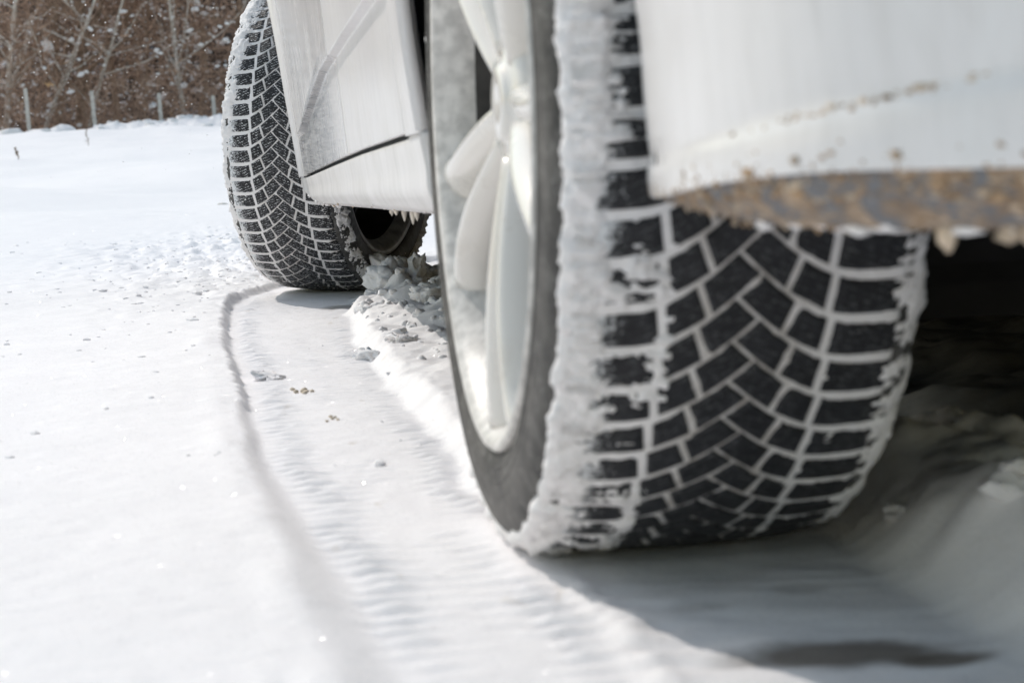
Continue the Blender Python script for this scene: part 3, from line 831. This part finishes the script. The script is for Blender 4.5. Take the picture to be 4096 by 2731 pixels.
# floor, rear axle, silencer
def slab(name, x0, x1, y0, y1, z0, z1, mat, bev=.02):
    bm = bmesh.new(); bmesh.ops.create_cube(bm, size=1)
    for v in bm.verts: v.co = Vector(((x0+x1)/2+v.co.x*(x1-x0), (y0+y1)/2+v.co.y*(y1-y0), (z0+z1)/2+v.co.z*(z1-z0)))
    bmesh.ops.bevel(bm, geom=bm.edges[:], offset=bev, segments=3, affect='EDGES')
    me = bpy.data.meshes.new(name); bm.to_mesh(me); bm.free()
    return obj(name, me, mat, car)
slab('underbody', -.03, TRK+.03, .42, 2.40, .215, .30, M_UNDER, .03)
slab('underbody', .30, TRK-.30, -.62, .42, .33, .40, M_UNDER, .03)
slab('underbody', .28, TRK-.28, 2.40, 3.60, .19, .30, M_UNDER, .03)
slab('rear_axle_beam', .15, TRK-.15, -.02, .14, .150, .33, M_UNDER, .045)
slab('silencer', .55, 1.15, -.55, -.15, .22, .37, M_DARK, .05)
slab('bulkhead', .0, TRK, .40, .43, .24, .95, M_UNDER, .005)

# ---- mud, ice and snow stuck to the car
def on_bumper(s, z, out=0.0):
    px, py, nx, ny, sv = RB
    i = min(len(sv)-1, np.searchsorted(sv, s))
    o = b_off(s, 1, z, 0) if z >= zB(s) else v_off(s, 1, z, np.clip((z-.255)/(zB(s)-.255), 0, 1))
    return np.array([px[i]+nx[i]*(o+out), py[i]+ny[i]*(o+out), z]), math.atan2(ny[i], nx[i])
mud, mudl, sn = [], [], []
for k in range(450):
    s = abs(rng.normal(.24, .13)); s = min(max(s, .05), .75)
    z = rng.uniform(.252, zB(s)+.002) if rng.random() < .85 else zB(s)+abs(rng.normal(0, .006))
    p, an = on_bumper(s, z)
    sz = rng.lognormal(math.log(.0013), .5)*(1 if z < zB(s) else .7)
    (mud if rng.random() < .55 else mudl).append(lump(p, (sz*.45, sz*1.5, sz*.9), 1, .6, k, rot=an))
for k in range(120):                       # specks along the bumper crease
    s = rng.normal(.300, .040); p, an = on_bumper(s, .3045+.13*(s-.27)+rng.normal(0, .0010))
    sz = rng.lognormal(math.log(.0006), .45)*(1.6 if k % 15 == 0 else 1)
    (mud if k % 2 else mudl).append(lump(p, (sz*.6, sz*2.4, sz*.9), 1, .4, k+400, rot=an))
for k in range(26):                       # snow crust along the lower edge
    s = rng.uniform(.16, .55); p, an = on_bumper(s, .2545+rng.uniform(-.001, .002)); sz = rng.uniform(.002, .0045)
    sn.append(lump(p, (sz, sz*2.2, sz*.8), 1, .4, k+600, rot=an))
tag(obj('mud_crust', mesh('mud_crust', *join(mud)), M_MUD, car), kind='stuff')
tag(obj('mud_crust', mesh('mud_crust', *join(mudl)), M_MUDL, car), kind='stuff')
tag(obj('snow_crust', mesh('snow_crust', *join(sn)), M_CAKE, car), kind='stuff')
for s, h, wd, mt in ((.325, .0075, .0062, M_MUDL), (.372, .0065, .0052, M_MUDL), (.455, .008, .0036, M_CAKE)):
    p, an = on_bumper(s, .2545)
    V, F = lump((0, 0, 0), (wd*.8, wd, h), 2, .3, int(s*1000))
    V[:, :2] *= (1 - .35*np.clip(-V[:, 2:]/h, 0, 1))
    obj('frozen_drip', mesh('frozen_drip', V + p + np.array([0, 0, -h*.45]), F), mt, car)
crm, crs = [], []
for k in range(90):                       # frost and grit on the front lower corner and underside of the sill
    y = rng.uniform(2.28, 2.445) if k < 60 else rng.uniform(.5, 2.4)
    z = float(bot_z(y)) + abs(rng.normal(0, .004)); sz = rng.uniform(.0015, .005)*(1 if k < 60 else .55)
    x = float(sill_x(np.array(y), np.array(z))) + rng.uniform(-.001, .006)
    (crm if k % 4 == 0 else crs).append(lump((x, y, z), (sz*.7, sz*1.2, sz), 1, .5, k+800))
tag(obj('mud_crust', mesh('mud_crust', *join(crm)), M_MUDL, car), kind='stuff')
tag(obj('snow_crust', mesh('snow_crust', *join(crs)), M_CAKE, car), kind='stuff')
for y, h in ((1.30, .010), (1.24, .008), (1.13, .016), (1.03, .018), (.98, .012), (.74, .015), (.60, .009), (.43, .010)):
    z = float(bot_z(y)); x = float(sill_x(np.array(y), np.array(z))) + .004
    h *= .7; V, F = lump((0, 0, 0), (.0036, .004, h), 2, .15, int(y*100))
    V[:, :2] *= (1-.55*np.clip(-V[:, 2:]/h, 0, 1))
    obj('icicle', mesh('icicle', V+np.array([x, y, z-h*.25]), F), M_ICE, car)

# ------------------------------------------------------------------ loose snow
def chunk(name, label, c, size, seed, boxy=.3, rot=0.0, tilt=(0, 0), sub=4, rough=.40):
    V, F = lump((0, 0, 0), size, sub, rough, seed, boxy, rot, tilt)
    V = V + .0040*np.stack([fbm(V[:, 0]*75+k*9, V[:, 1]*90, V[:, 2]*90, 3, seed+k) for k in range(3)], -1)
    z = gz(c[0], c[1])
    o = obj(name, mesh(name, V, F), M_SNOWC, None, (c[0], c[1], z+c[2]))
    return tag(o, label, 'snow block', 'snow blocks broken up between the wheels')
chunk('snow_block', 'largest slab-sided snow block against the inner side of the front tyre', (.040, 2.42, .006), (.034, .045, .027), 3, .3, .3, (.3, -.35))
chunk('snow_block', 'upright pointed snow block in front of the dark front rim', (.098, 2.44, .018), (.015, .020, .032), 5, .15, .2, (.0, .15))
chunk('snow_block', 'second pointed snow block, next to the rear tyre edge', (.140, 2.08, .018), (.012, .016, .028), 8, .1, .8, (.1, .0))
chunk('snow_block', 'low flat snow slab leaning behind the largest block', (.075, 2.62, .004), (.035, .04, .020), 11, .3, .7, (.15, .4))
chunk('snow_block', 'rounded shaded snow block in the middle of the broken heap', (.075, 2.0, .004), (.030, .04, .018), 14, .35, .2)
chunk('snow_block', 'small flat chip of snow lying on the ridge in sunlight', (-.032, 1.42, .003), (.018, .020, .005), 17, .5, .5, (.1, .3))
chunk('snow_block', 'thin wedge of snow standing on the edge of the rut', (-.085, 1.39, .004), (.012, .018, .009), 19, .5, .9, (.2, .5))
chunk('snow_block', 'flat flake of snow lying in the rut near the tread prints', (-.228, 1.22, .002), (.015, .022, .005), 23, .5, -.5, (0, .3))
heap = []
for k in range(300):
    if k < 210: x, y = rng.normal(.07, .06), rng.normal(2.25, .42)
    else: x, y = rng.normal(.03, .06), rng.normal(1.45, .35)
    if x < np.interp(y, *RX)+.012 or y > 3.1 or y < .8: continue
    sz = rng.lognormal(math.log(.0075 if k < 170 else .004), .5)
    heap.append(lump((x, y, gz(x, y)-sz*.1), (sz, sz*rng.uniform(.8, 1.4), sz*rng.uniform(.6, 1)), 3 if sz > .006 else 2, .38, k, .15, rng.uniform(0, 6), (rng.uniform(-.5, .5), rng.uniform(-.5, .5))))
tag(obj('broken_snow', mesh('broken_snow', *join(heap), smooth=True), M_SNOWC), 'heap of broken snow crumbs in shade between the two wheels', 'snow', kind='stuff')
cl = []
for k in range(620):
    if k < 470:
        x, y = -.16 - abs(rng.normal(0, .2)), rng.normal(3.7, 1.0)
    else: x, y = rng.uniform(-1.1, -.3), rng.uniform(.4, 6)
    if y < .3 or (x > np.interp(y, *LX)-.02 and y < 3.4): continue
    sz = rng.lognormal(math.log(.0027), .5)
    cl.append(lump((x, y, gz(x, y)+sz*.05), (sz, sz*rng.uniform(.8, 1.8), sz*rng.uniform(.45, .75)), 1, .35, k, .2, rng.uniform(0, 6)))
for k in range(16):
    y = rng.uniform(.3, 2.4); x = rng.uniform(np.interp(y, *LX)+.01, np.interp(y, *RX)+.02)
    sz = rng.lognormal(math.log(.0014), .5); cl.append(lump((x, y, gz(x, y)+sz*.3), (sz, sz*1.3, sz*.7), 1, .35, k))
for k in range(14):
    x, y = rng.uniform(.15, .34), rng.uniform(-.38, -.08); sz = rng.lognormal(math.log(.007), .5)
    cl.append(lump((x, y, gz(x, y)+sz*.1), (sz, sz*1.2, sz*.7), 2, .5, k+50, .1, rng.uniform(0, 6)))
tag(obj('snow_crumbs', mesh('snow_crumbs', *join(cl), smooth=False), M_SNOWC), 'small crumbs of snow scattered over the smooth snow', 'snow', kind='stuff')
st = obj('stone', mesh('stone', *lump((0, 0, 0), (.028, .03, .017), 3, .3, 44)), M_POST, None, (-.131, 9.36, gz(-.131, 9.36)+.006))
tag(st, 'small grey stone lying on the snow beyond the front wheel', 'stone')
for nm, lb, x, y, sz in (('dirt_clod', 'cluster of tan dirt in the middle of the rut', -.196, 1.07, .0070), ('dirt_clod', 'tan dirt crumb by the tread prints in the rut', -.178, .80, .004)):
    V, F = join([lump((rng.normal(0, sz*1.0), rng.normal(0, sz*2.5), sz*.2), (sz*.5, sz*.8, sz*.4), 1, .4, k+900) for k in range(7)])
    tag(obj(nm, mesh(nm, V, F), M_TAN, None, (x, y, gz(x, y))), lb, 'dirt')

# ------------------------------------------------------------------ far field: fence, trees, brush
def at(u, v, Y):
    d = np.array(_w)+np.array(_r)*(u-1176)/4838.3-np.array(_u)*(v-784)/4838.3
    t = (Y-CAM_P.y)/d[1]; return np.array(CAM_P)+t*d
POST_L = ['pale concrete fence post farthest from the tyre', 'pale fence post second from the far end of the row', 'pale fence post with a twig across its top', 'pale fence post nearest to the front tyre']
for k, (u, vt) in enumerate(((61, 203), (213, 209), (365, 214), (488, 220))):
    p = at(u+8, 297, 69.0); zt = at(u, vt, 69.0)[2]; zb = gz(p[0], 69.0)-.4
    h = zt-zb
    prof = [(.062, 0), (.062, h-.03), (.050, h), (.0, h+.005)]
    V = np.array([[sx*r, sy*r, z] for r, z in prof for sx, sy in ((-1, -1), (1, -1), (1, 1), (-1, 1))])
    o = obj('fence_post', mesh('fence_post', V, grid_faces(4, 4, wv=True, flip=True), False), M_POST, None, (p[0], 69.0, zb))
    o.rotation_euler = (0, math.radians((-2.3, -2.6, -2.2, -1.6)[k]), 0)
    tag(o, POST_L[k], 'fence post', 'concrete fence posts along the wood edge')

def grow(seed, height, r0, lean=(0, 0), nb=16, spread=.9, low=.12):
    """returns trunk, branch and twig tubes plus spots for snow"""
    rg = np.random.default_rng(seed)
    n = 9; t = np.linspace(0, 1, n)
    wob = np.cumsum(rg.normal(0, .05, (n, 2)), axis=0)*height*.09
    P = np.stack([lean[0]*t*height+wob[:, 0], lean[1]*t*height+wob[:, 1], t*height], -1); P[0, :2] = 0
    rad = r0*(1-t*.86)
    rad = rad*1.5
    trunk = [tube(P, rad, 8)]
    br, tw, sn_ = [], [], []
    for k in range(nb):
        q = low+(1-low)*rg.random()**.9
        b0 = np.array([np.interp(q, t, P[:, i]) for i in range(3)])
        az = rg.uniform(0, 2*np.pi); el = rg.uniform(.15, 1.1)
        L = height*spread*rg.uniform(.18, .42)*(1.15-q*.6)
        dirv = np.array([math.cos(az)*math.cos(el), math.sin(az)*math.cos(el), math.sin(el)])
        m = 5; s = np.linspace(0, 1, m)
        B = b0 + s[:, None]*dirv*L + np.cumsum(rg.normal(0, .05*L, (m, 3)), axis=0)*s[:, None] + np.array([0, 0, 1])*(s[:, None]**2)*L*rg.uniform(-.1, .3)
        rb = r0*(1-q*.6)*rg.uniform(.45, 1.0)
        br.append(tube(B, rb*(1-.8*s)+.004, 5))
        for c in range(int(9+8*rg.random())):
            f = rg.uniform(.15, 1); c0 = np.array([np.interp(f, s, B[:, i]) for i in range(3)])
            dd = dirv + rg.normal(0, .75, 3); dd[2] += .25; dd /= np.linalg.norm(dd)
            l2 = L*rg.uniform(.15, .45)
            C2 = np.array([c0, c0+dd*l2*.5+rg.normal(0, .04*l2, 3), c0+dd*l2+rg.normal(0, .1*l2, 3)])
            tw.append(tube(C2, np.array([.013, .009, .004]), 3))
            for e in range(3):
                e0 = C2[1]+(C2[2]-C2[1])*rg.random(); ed = dd+rg.normal(0, .8, 3); ed /= np.linalg.norm(ed)
                tw.append(tube(np.array([e0, e0+ed*l2*.5]), np.array([.008, .003]), 3))
            if rg.random() < .16: sn_.append(c0+np.array([0, 0, .02]))
        if rg.random() < .6:
            for f in (.2, .4, .6): sn_.append(np.array([np.interp(f, s, B[:, i]) for i in range(3)])+np.array([0, 0, rb*.8]))
    return trunk, br, tw, sn_
def tree(label, x, y, seed, height, r0, lean, bark, nb=16, group='bare trees at the wood edge'):
    z = gz(x, y)-.15
    o = empty('bare_tree', (x, y, z))
    tag(o, label, 'tree', group)
    tr, br, tw, sp = grow(seed, height, r0, lean, nb)
    obj('trunk', mesh('trunk', *join(tr)), bark, o)
    obj('branches', mesh('branches', *join(br)), bark, o)
    tag(obj('twigs', mesh('twigs', *join(tw)), M_TWIG, o), kind='stuff')
    if sp:
        rg = np.random.default_rng(seed+5)
        tag(obj('snow_patches', mesh('snow_patches', *join([lump(p, (rg.uniform(.03, .09), rg.uniform(.03, .09), rg.uniform(.02, .045)), 1, .4, k) for k, p in enumerate(sp)])), M_FAR, o), kind='stuff')
    return o
TREES = [  # u, Y, height, r0, lean, bark, label
    (12, 74, 11, .085, (.13, 0), M_BARKP, 'slim pale tree leaning away at the very edge of the picture'),
    (92, 73, 9, .06, (.42, .05), M_BARKP, 'pale young tree slanting steeply over the fence'),
    (131, 75, 13, .12, (.02, 0), M_BARK, 'straight brown tree between the first two fence posts'),
    (184, 76, 13, .17, (.03, 0), M_BARK, 'thick dark brown trunk just beyond the second fence post'),
    (196, 74, 9, .055, (.30, 0), M_BARKP, 'thin tree with a pale slanting stem behind the thick trunk'),
    (268, 79, 12, .09, (-.05, 0), M_BARK, 'brown tree behind the gap in the middle of the fence'),
    (330, 77, 10, .05, (.05, 0), M_BARK, 'slender brown sapling short of the third fence post'),
    (424, 74, 11, .065, (-.04, 0), M_BARKP, 'pale crooked tree between the last two fence posts'),
    (455, 80, 13, .11, (.02, 0), M_BARK, 'dark tree behind the last two fence posts'),
    (540, 76, 12, .08, (.06, 0), M_BARK, 'brown tree partly covered by the front tyre'),
]
for k, (u, Y, h, r0, ln, bk, lb) in enumerate(TREES):
    p = at(u, 300, Y)
    tree(lb, p[0], Y, 100+k, h, r0, ln, bk, 26)
def sticks(n, xr, yr, zr, l, r, seed, up=.5, bias=1.0):
    rg = np.random.default_rng(seed)
    x = rg.uniform(*xr, n); y = rg.uniform(*yr, n)
    z = ground_z(x, y) + zr[0] + (zr[1]-zr[0])*rg.random(n)**bias
    d = rg.normal(0, 1, (n, 3)); d[:, 2] = d[:, 2]*.8+up; d /= np.linalg.norm(d, axis=1)[:, None]
    L = rg.uniform(*l, n); c = np.stack([x, y, z], -1)
    a, b = c-d*L[:, None]/2, c+d*L[:, None]/2
    mid = c + rg.normal(0, .06, (n, 3))*L[:, None]
    s = np.cross(d, rg.normal(0, 1, (n, 3))); s /= np.linalg.norm(s, axis=1)[:, None]; t2 = np.cross(d, s)
    rd = rg.uniform(*r, n)
    V = []
    for pt, f in ((a, 1.0), (mid, .8), (b, .35)):
        for q in (0, 2.094, 4.189):
            V.append(pt + (rd*f)[:, None]*(math.cos(q)*s+math.sin(q)*t2))
    V = np.stack(V, 1)       # n,9,3
    base = np.arange(n)[:, None, None]*9
    fl = np.array([[i*3+j, i*3+(j+1) % 3, (i+1)*3+(j+1) % 3, (i+1)*3+j] for i in range(2) for j in range(3)])
    return V.reshape(-1, 3), (base+fl[None]).reshape(-1, 4)
A1 = sticks(7000, (-13, 9), (71, 86), (-.2, 9), (.4, 1.6), (.008, .024), 11, .5, 1.1)
A2 = sticks(5200, (-13, 9), (70, 74), (-.1, 2.2), (.3, 1.1), (.005, .012), 12, .8, 1.4)
A3 = sticks(7000, (-60, 60), (72, 88), (-.2, 9), (.5, 2.0), (.01, .022), 13, .6, 1.1)
tag(obj('brushwood', mesh('brushwood', *join([A1, A2, A3])), M_TWIG), 'tangle of reddish brown twigs and brush behind the fence', 'brush', kind='stuff')
A4 = sticks(3800, (-15, 11), (86, 100), (-.2, 12), (.5, 1.8), (.015, .04), 14, .5, 1.0)
A5 = sticks(6000, (-70, 70), (88, 102), (-.2, 12), (.6, 2.5), (.02, .05), 16, .5, 1.0)
tag(obj('dark_thicket', mesh('dark_thicket', *join([A4, A5])), M_TWIG2), 'darker thicket deeper inside the wood', 'brush', kind='stuff')
# evergreen mass closing the view: many small sprays
def sprays(n, xr, yr, zr, size, seed):
    rg = np.random.default_rng(seed)
    c = np.stack([rg.uniform(*xr, n), rg.uniform(*yr, n), np.zeros(n)], -1); c[:, 2] = ground_z(c[:, 0], c[:, 1])+rg.uniform(*zr, n)
    V = rg.normal(0, 1, (n, 4, 3))*rg.uniform(*size, n)[:, None, None]*np.array([1, 1, .6]) + c[:, None]
    F = np.arange(n)[:, None, None]*4 + np.array([[0, 1, 2], [0, 2, 3], [0, 3, 1], [1, 3, 2]])[None]
    return V.reshape(-1, 3), F.reshape(-1, 3)
B1 = sprays(15000, (-20, 16), (101, 112), (-.3, 15), (.18, .5), 21)
B2 = sprays(16000, (-110, 110), (103, 116), (-.3, 15), (.5, 1.1), 22)
tag(obj('evergreen_wood', mesh('evergreen_wood', *join([B1, B2]), smooth=False), M_GREEN), 'dark evergreen wood filling the gaps behind the bare trees', 'wood', kind='stuff')
fl = []
for k in range(1900):
    y = rng.uniform(70.5, 96); x = rng.uniform(-9.5, 5); z = gz(x, y) + rng.uniform(.2, 8)
    if fbm(np.array([x*.35]), np.array([z*.5]), 0, 2, 77)[0] < .05 and k % 4: continue
    for q in range(rng.integers(1, 4)):
        sz = rng.lognormal(math.log(.05), .5)
        fl.append(lump((x+rng.normal(0, .15), y, z+rng.normal(0, .1)), (sz*1.4, sz, sz*.7), 1, .4, k*3+q, 0, rng.uniform(0, 6), (0, rng.uniform(-.6, .6))))
tag(obj('snow_on_branches', mesh('snow_on_branches', *join(fl)), M_FAR), 'clumps of snow caught in the brush', 'snow', kind='stuff')
bl = []
for k in range(150):
    x = rng.uniform(-9, 6); y = 66.5+rng.normal(0, .8); sz = rng.lognormal(math.log(.07), .6)
    bl.append(lump((x, y, gz(x, y)-sz*.15), (sz*1.3, sz, sz*.8), 2, .35, k, .2, rng.uniform(0, 6)))
tag(obj('ploughed_snow', mesh('ploughed_snow', *join(bl)), M_FAR), 'lumps of ploughed snow along the top of the far bank', 'snow', kind='stuff')
# dry weed standing in the snow
def weed(label, u, v, Y, h, seed):
    rg = np.random.default_rng(seed); p = at(u, v, Y); z = gz(p[0], Y)
    o = empty('dry_weed', (p[0], Y, z-.02)); tag(o, label, 'weed')
    st_ = np.array([[0, 0, 0], [.01, 0, h*.35], [-.01, .01, h*.7], [-.04, 0, h]])
    obj('stem', mesh('stem', *tube(st_, np.array([.010, .009, .007, .005]), 5)), M_WEED, o)
    for k in range(9):
        f = rg.uniform(.35, 1); b0 = np.array([np.interp(f, [0, .35, .7, 1], st_[:, i]) for i in range(3)])
        d = np.array([rg.normal(0, .6), rg.normal(0, .4), .7]); d /= np.linalg.norm(d)
        V, F = join([tube(np.array([b0, b0+d*h*.16]), np.array([.004, .003]), 4)])
        V2, F2 = lump(b0+d*h*.17, (.012, .012, .018), 1, .4, k)
        tw_ = obj('twig', mesh('twig', V, F), M_WEED, o); obj('seed_head', mesh('seed_head', V2, F2), M_WEED, o)
weed('dry brown weed standing in the far snow slope', 203, 345, 44, .36, 3)
weed('tiny dry weed low in the snow at the far edge of the field', 42, 372, 30, .16, 4)
# snowflakes in the air
sf = []
for k in range(150):
    u, v = rng.uniform(0, 620), rng.uniform(-20, 420); Y = rng.uniform(2.4, 7); p = at(u, v, Y)
    if p[2] < .1: continue
    sf.append(lump(p, (rng.uniform(.0009, .002),)*3, 1, .3, k))
for k in range(260):
    p = np.array([rng.uniform(-4, 3), rng.uniform(5.5, 12), rng.uniform(.2, 2.2)]); sf.append(lump(p, (.0018,)*3, 1, .3, k))
tag(obj('snowflakes', mesh('snowflakes', *join(sf)), M_SNOWC), 'fine snowflakes drifting in the air before the wood', 'snow', kind='stuff')
